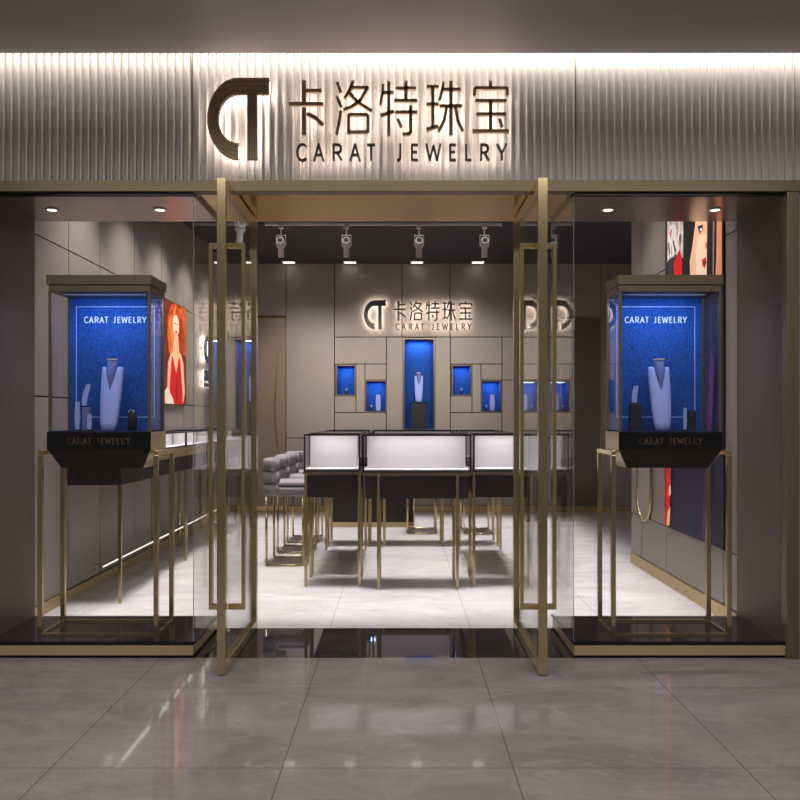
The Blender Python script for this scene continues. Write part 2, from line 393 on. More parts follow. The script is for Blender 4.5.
# ------------------------------------------------------------------ windows and platforms
t = .012
for i, (a, b, side, lab) in enumerate(((-2.60, PL, PL, 'left'), (PR, 2.40, PR, 'right'))):
    r = sempty('window_%d' % (i+1), ((a+b)/2, YF, .1), lab+' shop window of clear glass', 'window')
    MB().box(a+.004, b-.004, YF+.0, YF+t, .10, 2.88).build('front_glass', M['glass'], r)
    sx = (side, side+t) if i == 0 else (side-t, side)
    MB().box(sx[0], sx[1], YF+t+.004, 5.56, .10, 2.88).build('side_glass', M['glassdoor'], r)
    fr = MB().box(a, b, YF-.004, YF+.02, 2.88, 2.90).box(a, b, YF-.004, YF+.02, .085, .10)
    fr.box(sx[0], sx[1], YF+.021, 5.56, 2.88, 2.905).box(sx[0], sx[1], YF+.021, 5.56, .088, .10)
    fr.build('glass_channel', M['black'], r)
    ex = side if i == 0 else side-.004
    MB().box(ex, ex+.004, YF-.001, YF-.0, .10, 2.88).build('glass_edge', M['glassedge'], r)
    p = thing('display_platform', ((a+b)/2, 5.2, 0), 'low dark platform with a gold front edge in the '+lab+' window', 'platform', 'window display platforms')
    MB().box(a, b, YF+.012, 5.555, 0, .018).build('plinth', M['black'], p)
    MB().box(a, b, YF-.005, 5.56, .018, .078).build('edge_band', M['goldlight'], p)
    MB().box(a, b, YF-.002, 5.56, .078, .087).build('platform_top', M['darkstone'], p)
for px, lab in ((52, 'farthest left in the left window soffit'), (160, 'over the red poster side of the left window'), (608, 'at the inner side of the right window soffit'), (715, 'at the outer right window soffit')):
    Yd = 1.404*F/(418-210); x = X(px, Yd)
    r = thing('recessed_downlight', (x, Yd, 2.905), 'small round recessed downlight '+lab, 'downlight', 'window soffit downlights')
    MB().tube([(x+.036*math.cos(a*PI/12), Yd+.036*math.sin(a*PI/12), 2.903) for a in range(24)], .007, closed=True).build('ring', M['whitemetal'], r, smooth=True)
    MB().cyl((x, Yd, 2.899), (x, Yd, 2.905), .030, n=24).build('lens', M['lampglow'], r)
for px in (288.8, 350, 417, 478):
    pos = {288.8: 'farthest left', 350: 'second from left', 417: 'above the tall niche', 478: 'farthest right'}[px]
    x = X(px, 12.28)
    r = thing('recessed_downlight', (x, 12.28, ZC), 'small bright square ceiling light by the back wall, '+pos, 'downlight', 'square ceiling lights by the back wall')
    MB().box(x-.10, x+.10, 12.22, 12.34, ZC-.010, ZC).build('trim_ring', M['whitemetal'], r)
    MB().box(x-.085, x+.085, 12.235, 12.325, ZC-.015, ZC-.010).build('lens', M['lampglow'], r)

# ------------------------------------------------------------------ entrance doors
for i, (x0, x1) in enumerate(((-1.063, -1.013), (.803, .856))):
    r = sempty('door_%d' % (i+1), ((x0+x1)/2, 5.3, 0), ('left', 'right')[i]+' glass entrance door in a gold frame, standing open', 'door')
    y0, y1, z0, z1, wv = 4.53, 5.56, .006, 2.893, .05
    xc = (x0+x1)/2
    for a, b in ((y0, y0+wv), (y1-wv, y1)): MB().box(x0, x1, a, b, z0, z1).build('stile', M['gold'], r, bevel=.003)
    MB().box(x0, x1, y0+wv, y1-wv, z1-.06, z1).build('top_rail', M['goldp'], r, bevel=.003)
    MB().box(x0, x1, y0+wv, y1-wv, z0, z0+.06).build('bottom_rail', M['goldp'], r, bevel=.003)
    MB().box(xc-.006, xc+.006, y0+wv, y1-wv, z0+.06, z1-.06).build('glass_panel', M['glassdoor'], r)
    yh = 4.70; hz0, hz1, q, hw = Z(609, yh), Z(243.5, yh), .098, .011
    for s in (-1, 1):
        h = MB(); xo = xc+s*q
        h.box(xo-hw, xo+hw, yh-.02, yh+.02, hz0, hz1)
        lo, hi = sorted((xc+s*.006, xo-s*hw))
        h.box(lo, hi, yh-.02, yh+.02, hz1-.03, hz1).box(lo, hi, yh-.02, yh+.02, hz0, hz0+.03)
        h.build('door_handle', M['goldp'], r, bevel=.002)

# ------------------------------------------------------------------ lettering
HAN = [
 [((303.8,80),(303.8,101.5),4.2), ((306,90),(321.6,90),3.4), ((289,103.4),(323,103.4),3.4), ((303.8,107),(303.8,135),4.2), ((308,113.5),(315,117),(322,124),3.6)],
 [((337,81.6),(340.6,92),3), ((337,96.4),(341,106.4),3), ((340.6,111),(338.9,123),(336.6,133),3), ((353,81),(349.5,89.5),(345,97),3), ((350.5,87),(367.5,87),(360,100),(352.5,105.5),(344,109),2.9),
  ((349,92),(357,101),(371,110),3), ((348.5,114),(348.5,133.5),3), ((348.5,114),(368,114),3), ((368,114),(368,131.5),3.2), ((348.5,131.5),(368,131.5),3)],
 [((383,84.4),(382.6,92),(380.5,103.5),2.6), ((388.7,81),(388.7,134.8),3.2), ((383,92),(393.6,92),2.8), ((380.4,115),(394,110.6),3.2), ((406,80.6),(406,100),3.2), ((395.7,87.6),(416,87.6),3),
  ((394,100),(417.6,100),3), ((395,111.6),(417.4,111.6),3), ((410.6,105.7),(410.6,131.5),(408.5,133.5),(403.5,133.7),3.2), ((397.8,118.5),(401.2,126.6),3)],
 [((426.5,86),(438.8,86),3), ((426.5,103.6),(438.8,103.6),3), ((432.9,86),(432.9,127.5),3.2), ((426.5,129),(438.2,125.5),3.2), ((443.5,82.3),(442.3,90),(439.7,99),2.8), ((441.4,88.7),(461,88.7),3),
  ((451,80.6),(451,134.8),3.6), ((439.7,105.3),(462.6,105.3),3), ((446.7,107),(444.2,120),(439.3,130),2.9), ((455.6,107),(457.8,120),(462.6,130),2.9)],
 [((490.7,80.6),(490.7,87.6),3.4), ((474.7,95),(474.7,87.2),3), ((474.7,87.4),(507.3,87.4),3), ((507.3,87.2),(507.3,95),3), ((475.4,100),(506.8,100),3), ((476.4,113.5),(505.8,113.5),3),
  ((490.7,100),(490.7,130.5),3.4), ((472.6,130.5),(509,130.5),3.2), ((499.6,118.4),(502.2,126.6),3)]]
HAN_NAMES = ['character_one', 'character_two', 'character_three', 'character_four', 'character_five']
def arcp(cx, cy, rx, ry, a0, a1, n=10): return [(cx+rx*math.cos(math.radians(a0+(a1-a0)*i/n)), cy+ry*math.sin(math.radians(a0+(a1-a0)*i/n))) for i in range(n+1)]
LAT = {   # strokes in a unit box, x right, y up
 'C': [arcp(.62, .5, .62, .5, 52, 308, 14)],
 'A': [[(0, 0), (.5, 1), (1, 0)], [(.18, .34), (.82, .34)]],
 'R': [[(.05, 0), (.05, 1)], [(.05, .98), (.5, .98)]+arcp(.5, .73, .42, .25, 90, -90, 8)+[(.05, .48)], [(.45, .48), (1, 0)]],
 'T': [[(0, .97), (1, .97)], [(.5, .97), (.5, 0)]],
 'J': [[(.85, 1), (.85, .25)]+arcp(.4, .25, .45, .23, 0, -110, 7)],
 'E': [[(.05, 0), (.05, 1)], [(.05, .97), (1, .97)], [(.05, .52), (.85, .52)], [(.05, .03), (1, .03)]],
 'W': [[(0, 1), (.24, 0), (.5, .9), (.76, 0), (1, 1)]],
 'L': [[(.05, 1), (.05, 0)], [(.05, .03), (1, .03)]],
 'Y': [[(0, 1), (.5, .45), (1, 1)], [(.5, .45), (.5, 0)]]}
TXT = 'CARATJEWELRY'
LX = [(297,305.5), (314,323), (333,341.5), (350.5,359.5), (367,375), (396.5,401), (411.6,418), (426.5,440.5), (450,456), (466,471.5), (481,488.8), (497.5,506.5)]
def logo_polys():
    """outline pieces of the letter-logo, in sign units: five ribs of the C with top bar, and four ribs of the stem"""
    out = []
    nb = 4
    for k in range(nb):
        a, b = (k+.04)/nb, (k+.90)/nb
        def ring(f):
            rx, ry = 31-11.5*f, 41-17*f
            pts = [(269, 118.5-ry)]+[(238+rx*math.cos(math.radians(t)), 118.5+ry*math.sin(math.radians(t))) for t in range(-90, -271, -6)]
            return pts
        out.append((ring(a), ring(b)))
    return out
def sign(name, s, wall, at, label, cat, halo, mainmat, rotz=0, standoff=.05, parts='LHT', text_at=None, latmat=None, fat=1):
    """s metres per sign unit; local x right, z up, faces -y. at = world position of the sign's lower left corner (unit 207,161)"""
    r = thing(name, (0, 0, 0), label, cat)
    latmat = latmat or mainmat
    U = lambda p, o=(0, 0): ((p[0]-207+o[0])*s, (161-p[1]+o[1])*s)
    yb, ym, yf = -standoff, -standoff-.008, -standoff-.03
    if 'L' in parts:
        bm_ = MB(); back = MB()
        for A, B in logo_polys():
            for i in range(len(A)-1): bm_.prism([U(A[i]), U(A[i+1]), U(B[i+1]), U(B[i])], yf-.004, yf)
        (A, _), (_, B) = logo_polys()[0], logo_polys()[-1]
        base = MB()
        for i in range(len(A)-1):
            q = [U(A[i]), U(A[i+1]), U(B[i+1]), U(B[i])]; base.prism(q, ym, yf)
            c = [((U(A[i])[0]*.85+U(B[i])[0]*.15), (U(A[i])[1]*.85+U(B[i])[1]*.15)), ((U(A[i+1])[0]*.85+U(B[i+1])[0]*.15), (U(A[i+1])[1]*.85+U(B[i+1])[1]*.15)),
                 ((U(A[i+1])[0]*.15+U(B[i+1])[0]*.85), (U(A[i+1])[1]*.15+U(B[i+1])[1]*.85)), ((U(A[i])[0]*.15+U(B[i])[0]*.85), (U(A[i])[1]*.15+U(B[i])[1]*.85))]
            back.prism(c, ym, yb)
        base.prism([U((247, 159.3)), U((257, 159.3)), U((257, 93)), U((247, 93))], ym, yf)
        for k in range(4):
            a = 247+10*(k+.06)/4; b = 247+10*(k+.88)/4
            bm_.prism([U((a, 159.3)), U((b, 159.3)), U((b, 95)), U((a, 95))], yf-.004, yf)
        back.prism([U((248.5, 158)), U((255.5, 158)), U((255.5, 95)), U((248.5, 95))], ym, yb)
        p = base.build('logo', M['groove'], r); bm_.build('logo_rib', mainmat, p); back.build('backlight', halo, p)
        for c_ in ((252, 150), (252, 105), (210.5, 118)):
            a_ = U(c_); MB().cyl((a_[0], ym, a_[1]), (a_[0], .028, a_[1]), .008, n=8).build('mounting_pin', M['blackm'], p)
    off = text_at or (0, 0)
    if 'H' in parts:
        for ch, nm in zip(HAN, HAN_NAMES):
            a = MB(); b = MB()
            for st in ch:
                pts = [U(q, off) for q in st[:-1]]; a.stroke(pts, st[-1]*s*fat, ym, yf); b.stroke(trim(pts, 1.0*s), st[-1]*s*.5, yb, ym)
            p = a.build(nm, mainmat, r); b.build('backlight', halo, p)
    if 'T' in parts:
        for c, (x0, x1) in zip(TXT, LX):
            a = MB(); b = MB()
            for st in LAT[c]:
                pts = [U((x0+(x1-x0)*q[0], 159.8-16*q[1]), off) for q in st]
                a.stroke(pts, 2.1*s*fat, ym, yf); b.stroke(trim(pts, .4*s), 1.0*s, yb, ym)
            p = a.build('letter_'+c.lower(), latmat, r); b.build('backlight', halo, p)
    r.location = at; r.rotation_euler.z = rotz
    return r
def trim(pts, d):
    p = [Vector(q) for q in pts]
    a = (p[1]-p[0]); b = (p[-2]-p[-1])
    p[0] = p[0]+a.normalized()*min(d, a.length*.4); p[-1] = p[-1]+b.normalized()*min(d, b.length*.4)
    return [(q.x, q.y) for q in p]
def small_text(x0, x1, z0, z1, yf, yb, wd, name, mt, parent):
    m = MB(); s = (x1-x0)/(506.5-297)
    for c, (a, b) in zip(TXT, LX):
        a2 = x0+(a-297)*s-.18*(b-a)*s; b2 = x0+(b-297)*s+.18*(b-a)*s
        for st in LAT[c]: m.stroke([(a2+(b2-a2)*q[0], z0+(z1-z0)*q[1]) for q in st], wd, yf, yb)
    return m.build(name, mt, parent)
YS = YF-.11
k = YS/F
sign('shop_sign', k, None, (X(207, YS), YF-.027, Z(161, YS)), 'large halo-lit bronze sign CT CARAT JEWELRY on the fluted fascia', 'sign', M['halo'], M['letter'], latmat=M['letterdark'])
k2 = D/F*.3565
sign('shop_sign', k2, None, (bx(364), D, bz(330.5)), 'smaller halo-lit sign CT CARAT JEWELRY on the back wall inside the shop', 'sign', M['halo2'], M['letterdark'], standoff=.045, fat=1.35)
k3 = .0046
sign('shop_sign', .0048, None, (XL, 10.62, 2.22), 'halo-lit CT logo sign with small lettering on the left wall', 'sign', M['halo2'], M['letterdark'], rotz=PI/2, standoff=.04)
bpy.context.view_layer.update()
# the left wall sign stacks its writing under the logo
ls = [o for o in COL.objects if o.name.startswith('shop_sign') and 'left wall' in o.get('label', '')][0]
for ch in ls.children:
    if not ch.name.startswith('logo'):
        ch.location = ((-289+207)*.0048*.42-.03, 0, -.30); ch.scale = (.45, 1, .60)
    else:
        ch.location = (0, 0, .02)
        ch.scale = (1.2, 1, 1)

# ------------------------------------------------------------------ window display cases
def display_case(cx, label):
    r = thing('display_case', (cx, 5.235, .087), label, 'display case', 'jewellery display cases in the shop windows')
    x0, x1, y0, y1 = cx-.39, cx+.39, 5.05, 5.42
    L = .030; zt = 1.285; z0 = .087
    for a in (x0, x1-L):
        for b in (y0, y1-L): MB().box(a, a+L, b, b+L, z0, zt-L).build('leg', M['gold'], r, bevel=.002)
    for a in (x0, x1-L): MB().box(a, a+L, y0, y1, zt-L, zt).build('top_rail', M['goldp'], r, bevel=.002)
    q = MB(); q.box(x0+L, x1-L, y0+.005, y0+.025, z0, z0+.014).box(x0+L, x1-L, y1-.025, y1-.005, z0, z0+.014).box(x0+.005, x0+.025, y0+L, y1-L, z0, z0+.014).box(x1-.025, x1-.005, y0+L, y1-L, z0, z0+.014)
    q.build('bottom_rail', M['goldp'], r)
    a0, a1, b0, b1 = cx-.337, cx+.337, 5.07, 5.395
    tb = MB().frustum((a0+.07, a1-.07, b0+.06, b1-.06, 1.168), (a0+.005, a1-.005, b0+.004, b1-.004, 1.287)).build('tapered_base', M['basedim'], r)
    for sgn, e0, e1 in ((-1, a0+.07, a0+.005), (1, a1-.07, a1-.005)):
        q = MB(); lo = (e0, e0+sgn*.004); hi = (e1, e1+sgn*.004)
        q.frustum((min(lo), max(lo), b0+.062, b1-.062, 1.170), (min(hi), max(hi), b0+.006, b1-.006, 1.286)); q.build('side_shine_plate', M['baseshine'], tb)  # thin added plates that give the tapered base its bright reflecting sides
    band = MB().box(a0, a1, b0+.004, b1, 1.287, 1.405).build('base_band', M['goldlight'], r)
    fp = MB().box(a0, a1, b0-.002, b0+.004, 1.287, 1.405).build('front_plate', M['black'], band)
    small_text(cx-.20, cx+.20, 1.325, 1.366, b0-.005, b0-.002, .006, 'lettering', M['bandletter'], band)
    # cap
    MB().box(a0-.004, a1+.004, b0-.004, b1+.004, 2.362, 2.425).box(a0+.006, a1-.006, b0+.006, b1-.006, 2.318, 2.362).build('cap', M['capbronze'], r, bevel=.002)
    MB().box(a0+.07, a1-.07, b0+.08, b0+.12, 2.311, 2.318).build('case_light', M['whitemetal'], r)
    p = .016
    for a in (a0+.006, a1-.006-p):
        for b in (b0+.006, b1-.006-p): MB().box(a, a+p, b, b+p, 1.405, 2.318).build('corner_post', M['capbronze'], r)
    MB().box(a0+.01, a1-.01, b0+.01, b1-.01, 1.405, 1.413).build('case_floor', M['bluedark'], r)
    bp = MB().box(a0+.024, a1-.024, b1-.03, b1-.012, 1.413, 2.318).build('back_panel', M['blue'], r)
    yb = b1-.03
    small_text(cx-.208, cx+.208, 2.150, 2.190, yb-.004, yb, .0056, 'lettering', M['caseletter'], bp)
    ln = MB(); u0, u1, v0, v1 = cx-.27, cx+.27, 1.50, 2.262; e = .0045
    ln.box(u0, u1, yb-.002, yb, v1-e, v1).box(u0, u1, yb-.002, yb, v0, v0+e).box(u0, u0+e, yb-.002, yb, v0+e, v1-e).box(u1-e, u1, yb-.002, yb, v0+e, v1-e)
    ln.build('border_line', M['caseline'], bp)
    gl = .006
    MB().box(a0+.022, a1-.022, b0+.010, b0+.010+gl, 1.413, 2.318).build('glass_pane', M['glasscase'], r)
    for a in (a0+.010, a1-.010-gl): MB().box(a, a+gl, b0+.024, b1-.032, 1.413, 2.318).build('glass_pane', M['glasscase'], r)
    area('case_spot', (cx, b0+.06, 2.305), .5, .05, 3.2, (.45, .62, 1), rot=(math.radians(14), 0, 0))
    return r
M['basedim'] = mat('base_dimmed_bronze', srgb(52, 46, 42), .2, .6)  # base metal with the dim front reflection put into its colour
M['baseshine'] = mat('base_side_shine', srgb(240, 225, 195), .08, 1)  # brighter version of the base metal, side sheen put into the material
CL, CR = -1.955, 1.757
display_case(CL, 'gold-legged display case with lit blue interior in the left window')
display_case(CR, 'gold-legged display case with lit blue interior in the right window')

# ------------------------------------------------------------------ jewellery props
def bust(loc, label, group=None):
    r = thing('necklace_bust', (0, 0, 0), label, 'necklace bust', group)
    hgt = .425; rings = []; n = 20
    prof = [(0, .050), (.12, .057), (.3, .064), (.5, .069), (.7, .072), (.85, .073), (.95, .0715), (1.0, .068)]
    for tt, hw in prof:
        z = tt*hgt; yc = .085*tt**1.1; ring = []
        for i in range(n):
            a = 2*PI*i/n; c, s_ = math.cos(a), math.sin(a)
            x = hw*math.copysign(abs(c)**.8, c); y = yc+(-.030*abs(s_)**.8 if s_ < 0 else .012*s_)+.25*x*x
            zz = z
            if tt > .99: zz = z-.055*max(0, 1-(abs(x)/.042))   # V neckline dip
            ring.append((x, y, zz))
        rings.append(ring)
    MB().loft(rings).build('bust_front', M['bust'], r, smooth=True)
    nk = []
    for tt, rx, ry in ((-.155, .002, .002), (-.12, .011, .008), (-.07, .025, .018), (-.02, .034, .026), (.02, .035, .03), (.045, .037, .032)):
        z = hgt+tt; yc = .085*(z/hgt)-.018
        nk.append([(rx*math.cos(2*PI*i/16), yc+ry*math.sin(2*PI*i/16)-(.012 if tt < .0 else 0), z) for i in range(16)])
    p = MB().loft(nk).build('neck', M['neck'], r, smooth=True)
    z = hgt+.046
    MB().loft([[(.038*math.cos(2*PI*i/16), .073+.033*math.sin(2*PI*i/16), z+dz) for i in range(16)] for dz in (0, .008)]).build('neck_cap', M['necktop'], p)
    r.location = loc
    return r
def curved_strip(name, hgt, loc, label, w_=.028, lean=.05, base=None, cat='bracelet stand'):
    r = thing(name, (0, 0, 0), label, cat)
    rings = []
    for k in range(9):
        t_ = k/8; ww = w_*(.55+.45*math.sin(PI*(.15+.7*t_)))/2*1.3; xx = lean*(t_**2)
        rings.append([(xx-ww, -.006, t_*hgt), (xx+ww, -.006, t_*hgt), (xx+ww, .006, t_*hgt), (xx-ww, .006, t_*hgt)])
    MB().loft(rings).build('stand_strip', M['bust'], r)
    MB().rbox(-w_*.8, w_*.8, -.02, .02, -.0, .008, .003).build('foot', M['propdark'], r)
    r.location = loc; return r
def ring_stand(loc, label):
    r = thing('ring_stand', (0, 0, 0), label, 'ring stand')
    MB().cyl((0, 0, 0), (0, 0, .055), .026, .020, 20).build('stand_base', M['propdark'], r, smooth=False)
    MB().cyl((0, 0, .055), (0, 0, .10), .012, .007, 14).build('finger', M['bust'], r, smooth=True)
    MB().tube([(.012*math.cos(a*PI/8), .0, .083+.012*math.sin(a*PI/8)) for a in range(16)], .0018, closed=True).build('ring', M['whitemetal'], r, smooth=True)
    r.location = loc; return r
zf = 1.413
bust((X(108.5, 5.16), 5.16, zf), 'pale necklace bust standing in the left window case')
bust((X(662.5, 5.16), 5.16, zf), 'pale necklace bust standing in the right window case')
# blocks and stands, left case
def block(x0, x1, y, dpt, h, label, mt='propdark', z=zf):
    r = thing('display_block', ((x0+x1)/2, y, z), label, 'display block')
    MB().rbox(x0, x1, y-dpt/2, y+dpt/2, z, z+h, .003).build('block_body', M[mt], r)
    MB().box(x0+.004, x1-.004, y-dpt/2+.004, y+dpt/2-.004, z+h, z+h+.003).build('top_pad', M['bluedark'], r)
    return z+h+.003
yb_ = 5.22
h = block(X(83.5, yb_), X(90.5, yb_), yb_, .045, .155, 'slim block holding the curved bracelet strip in the left window case', 'neck')
curved_strip('bracelet_stand', .15, (X(84.5, yb_), yb_, h), 'curved pale bracelet strip on the slim block in the left window case', lean=.03)
curved_strip('bracelet_stand', .19, (X(77.5, 5.20), 5.20, zf), 'straight pale strip farthest left in the left window case', .025, .0)
curved_strip('bracelet_stand', .11, (X(89.5, 5.13), 5.13, zf), 'short pale strip in front of the slim block in the left window case', .022, .0)
r = thing('ring_stand', (0, 0, 0), 'dark rounded earring stand right of the bust in the left window case', 'earring stand')
MB().loft([[(a*math.cos(2*PI*i/20), .6*a*math.sin(2*PI*i/20), z) for i in range(20)] for z, a in ((0, .032), (.09, .031), (.12, .026), (.135, .015))]).build('stand_body', M['propdark'], r, smooth=True)
MB().tube([(-.02, -.02, .12), (-.012, -.024, .135), (.0, -.024, .138)], .002).tube([(.02, -.02, .12), (.014, -.024, .134), (.008, -.024, .138)], .002).build('earring', M['whitemetal'], r)
r.location = (X(132.5, 5.2), 5.2, zf)
h = block(X(629.5, yb_), X(640.5, yb_), yb_, .06, .175, 'tall dark block left of the bust in the right window case')
curved_strip('bracelet_stand', .12, (X(634, yb_), yb_, h), 'pale curved bracelet strip on the tall dark block in the right window case', .026, .015)
h = block(X(685.5, yb_), X(694.5, yb_), yb_, .06, .13, 'short dark block right of the bust in the right window case')
curved_strip('bracelet_stand', .15, (X(685, 5.16), 5.16, zf), 'thin pale strip against the short dark block in the right window case', .016, .0)
# props in the wall niches
def nfloor(n): return bz(n[3])+.022+.004
n = NZ[2]; x = bx(419); z = nfloor(n)
pl = thing('bust_plinth', (x, D+.12, z), 'dark square plinth at the foot of the tall blue niche', 'plinth')
ph = bz(402)-z
MB().rbox(x-.13, x+.13, D+.03, D+.22, z, z+ph-.02, .006).build('plinth_body', M['propdark'], pl)
MB().box(x-.14, x+.14, D+.02, D+.23, z+ph-.02, z+ph).build('plinth_top', M['bluedark'], pl)
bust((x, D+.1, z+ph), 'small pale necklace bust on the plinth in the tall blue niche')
ring_stand((bx(346), D+.1, nfloor(NZ[0])), 'ring stand in the small blue niche farthest left')
ring_stand((bx(462), D+.1, nfloor(NZ[3])), 'ring stand in the small blue niche just right of the tall niche')
curved_strip('bracelet_stand', .26, (bx(378), D+.1, nfloor(NZ[1])), 'bright bracelet strip in the small blue niche left of the tall one', .06, .0)
curved_strip('bracelet_stand', .26, (bx(493), D+.1, nfloor(NZ[4])), 'bright bracelet strip in the small blue niche farthest right', .06, .0)
ring_stand((bx(371), D+.1, nfloor(NZ[1])), 'ring stand beside the bracelet strip in the niche left of the tall one')
ring_stand((bx(487), D+.1, nfloor(NZ[4])), 'ring stand beside the bracelet strip in the niche farthest right')

# ------------------------------------------------------------------ posters
PC = {}
def pmat(rgb, es=.4):
    if rgb not in PC:
        hair = rgb in ((200, 70, 20), (225, 110, 40), (170, 45, 15), (190, 90, 30), (205, 190, 180), (235, 222, 214), (190, 28, 24), (120, 40, 14))
        m = PC[rgb] = mat('poster_ink_%d_%d_%d' % rgb, srgb(*rgb), .6, emis=srgb(*rgb), es=es, noise=.75 if hair else 0, nscale=9, stretch=(3, 1, 1) if hair else None)
        if hair:
            nt = m.node_tree; b = nt.nodes['Principled BSDF']; nt.links.new(b.inputs['Base Color'].links[0].from_socket, b.inputs['Emission Color'])
    return PC[rgb]
def poster(loc, rotz, W, Hh, shapes, label, frame=.008):
    r = thing('wall_poster', (0, 0, 0), label, 'poster')
    MB().box(0, W, 0, .012 if rotz < 0 else .03, 0, Hh).build('lightbox', M['blackm'], r)
    m = MB(); mats = []; y = -.001
    for rgb, pts in shapes:
        mt = pmat(rgb)
        if mt not in mats: mats.append(mt)
        m.mi = mats.index(mt)
        c = [(max(0, min(1, p[0]))*(W-2*frame)+frame, max(0, min(1, p[1]))*(Hh-2*frame)+frame) for p in pts]
        m.prism(c, y-.0004, y+.0004); y -= .0005
    m.build('printed_image', mats, r)
    r.location = loc; r.rotation_euler.z = rotz
    return r
def ell(cx, cy, rx, ry, n=18, a0=0): return [(cx+rx*math.cos(2*PI*i/n), cy+ry*math.sin(2*PI*i/n)) for i in range(n)]
R_ = [(0, 0), (1, 0), (1, 1), (0, 1)]
woman = [((120, 40, 14), R_), ((190, 90, 30), [(.55, .55), (1, .5), (1, 1), (.7, 1)]), ((200, 70, 20), ell(.5, .78, .36, .22)), ((225, 110, 40), ell(.3, .68, .16, .2)), ((170, 45, 15), ell(.72, .66, .15, .22)),
         ((235, 140, 60), [(.42, .95), (.5, .98), (.34, .62), (.27, .66)]), ((240, 190, 150), [(.28, .5), (.72, .52), (.85, .42), (.92, .12), (.82, .0), (.7, .3), (.3, .3), (.2, .05), (.1, .05), (.15, .4)]),
         ((248, 215, 185), ell(.5, .785, .14, .105)), ((235, 185, 145), [(.42, .72), (.58, .72), (.66, .5), (.34, .5)]),
         ((90, 30, 20), ell(.44, .80, .03, .009)), ((90, 30, 20), ell(.56, .80, .03, .009)), ((190, 20, 30), ell(.5, .725, .045, .011)),
         ((212, 12, 30), [(.3, .46), (.34, .47), (.5, .3), (.62, .47), (.68, .46), (.8, .1), (.8, 0), (.2, 0), (.22, .2)]), ((160, 5, 20), [(.5, .3), (.56, .1), (.5, .0), (.46, .1)]),
         ((250, 225, 200), [(.0, .12), (.1, .16), (.35, .05), (.4, 0), (0, 0)]), ((245, 205, 90), ell(.5, .5, .06, .02))]
poster((XL+.012+.018, 8.9, 1.655), PI/2, .93, 1.215, woman, 'poster of a red-haired woman in a red dress on the left wall')
def V(z): return (z-.52)/2.78
def sx(u): return (7.03-2.386*F/(640+u*.2-400))/1.27
def sy(v, u):   # reads a height on the wall back out of the picture
    Yp = 2.386*F/(640+u*.2-400); return V(H+(418-(200+v*.2))*Yp/F)
def q(*p): return [(sx(a), sy(b, a)) for a, b in p]
face = [((6, 4, 38), R_), ((30, 20, 26), [(0, .62), (1, .55), (1, 1), (0, 1)]),
        ((205, 190, 180), q((135, 100), (215, 100), (220, 290), (175, 270), (165, 300), (135, 310))), ((235, 222, 214), q((140, 130), (165, 118), (205, 150), (195, 250), (150, 285), (138, 200))),
        ((200, 110, 115), q((146, 165), (156, 140), (160, 150), (151, 190))), ((200, 120, 120), q((180, 130), (186, 128), (192, 175), (188, 170))), ((60, 52, 54), q((163, 205), (168, 195), (180, 250), (174, 262))), ((60, 52, 54), q((196, 180), (203, 160), (205, 200), (199, 240))), ((60, 52, 54), q((142, 215), (146, 210), (152, 262), (147, 270))), ((50, 45, 46), q((140, 300), (165, 280), (190, 310), (180, 420), (140, 420))),
        ((205, 18, 24), q((168, 320), (200, 240), (212, 300), (212, 420), (178, 420))),
        ((22, 14, 18), q((220, 90), (280, 90), (262, 240), (245, 420), (216, 420))),
        ((238, 186, 150), q((283, 90), (345, 90), (345, 420), (255, 420), (252, 300), (265, 230))), ((250, 214, 184), q((300, 170), (335, 170), (338, 400), (285, 400), (283, 260))),
        ((25, 18, 20), q((292, 128), (318, 118), (318, 140), (305, 165), (297, 150))), ((255, 245, 235), q((303, 140), (312, 134), (314, 146), (306, 152))),
        ((205, 120, 95), q((330, 210), (340, 205), (342, 235), (333, 240))), ((200, 50, 50), q((315, 295), (335, 282), (338, 310), (328, 340), (318, 325))), ((90, 20, 24), q((320, 308), (336, 302), (337, 312), (322, 318))),
        ((20, 14, 18), q((343, 90), (392, 90), (384, 240), (378, 420), (340, 420))), ((150, 110, 100), q((372, 90), (380, 90), (376, 420), (370, 420))), ((228, 150, 110), q((392, 90), (420, 90), (420, 420), (384, 420), (390, 260))),
        ((190, 28, 24), [(0, 0), (.1, .02), (.16, .3), (.1, .5), (0, .52)]), ((230, 190, 120), [(.05, .0), (.11, .01), (.13, .07), (.07, .05)]), ((240, 215, 150), [(.1, .1), (.14, .11), (.13, .14), (.1, .13)]),
        ((120, 10, 16), [(.02, .05), (.05, .1), (.04, .45), (.01, .4)]), ((70, 20, 80), [(.7, 0), (.78, 0), (.9, .5), (.84, .55)])]
poster((XR-.012, 7.03, .52), -PI/2, 1.27, 2.78, face, 'tall poster of a woman\'s face in close-up on the right wall')
# capsule moulding on the right wall
m = MB(); yc_, rr_, zb, zt_ = 7.62, .20, .70, 2.2
pts = [(XR-.02, yc_+rr_*math.cos(a*PI/12), zb-rr_*math.sin(a*PI/12)) for a in range(13)]+[(XR-.02, yc_-rr_*math.cos(a*PI/12), zt_+rr_*math.sin(a*PI/12)) for a in range(13)]
cp = thing('capsule_wall_panel', (XR, yc_, .5), 'capsule-shaped wall panel with a thin gold rim behind the right display case', 'wall panel')
MB().tube(pts, .014, closed=True).build('rim', M['goldp'], cp, smooth=True)
b_ = MB(); v = [b_.bm.verts.new(p) for p in pts]; b_._f(v); v2 = [b_.bm.verts.new((p[0]+.018, p[1], p[2])) for p in pts]; b_._f(v2[::-1])
for i in range(len(v)): b_._f([v[i], v2[i], v2[(i+1) % len(v)], v[(i+1) % len(v)]])
b_.build('inset', M['panel'], cp)

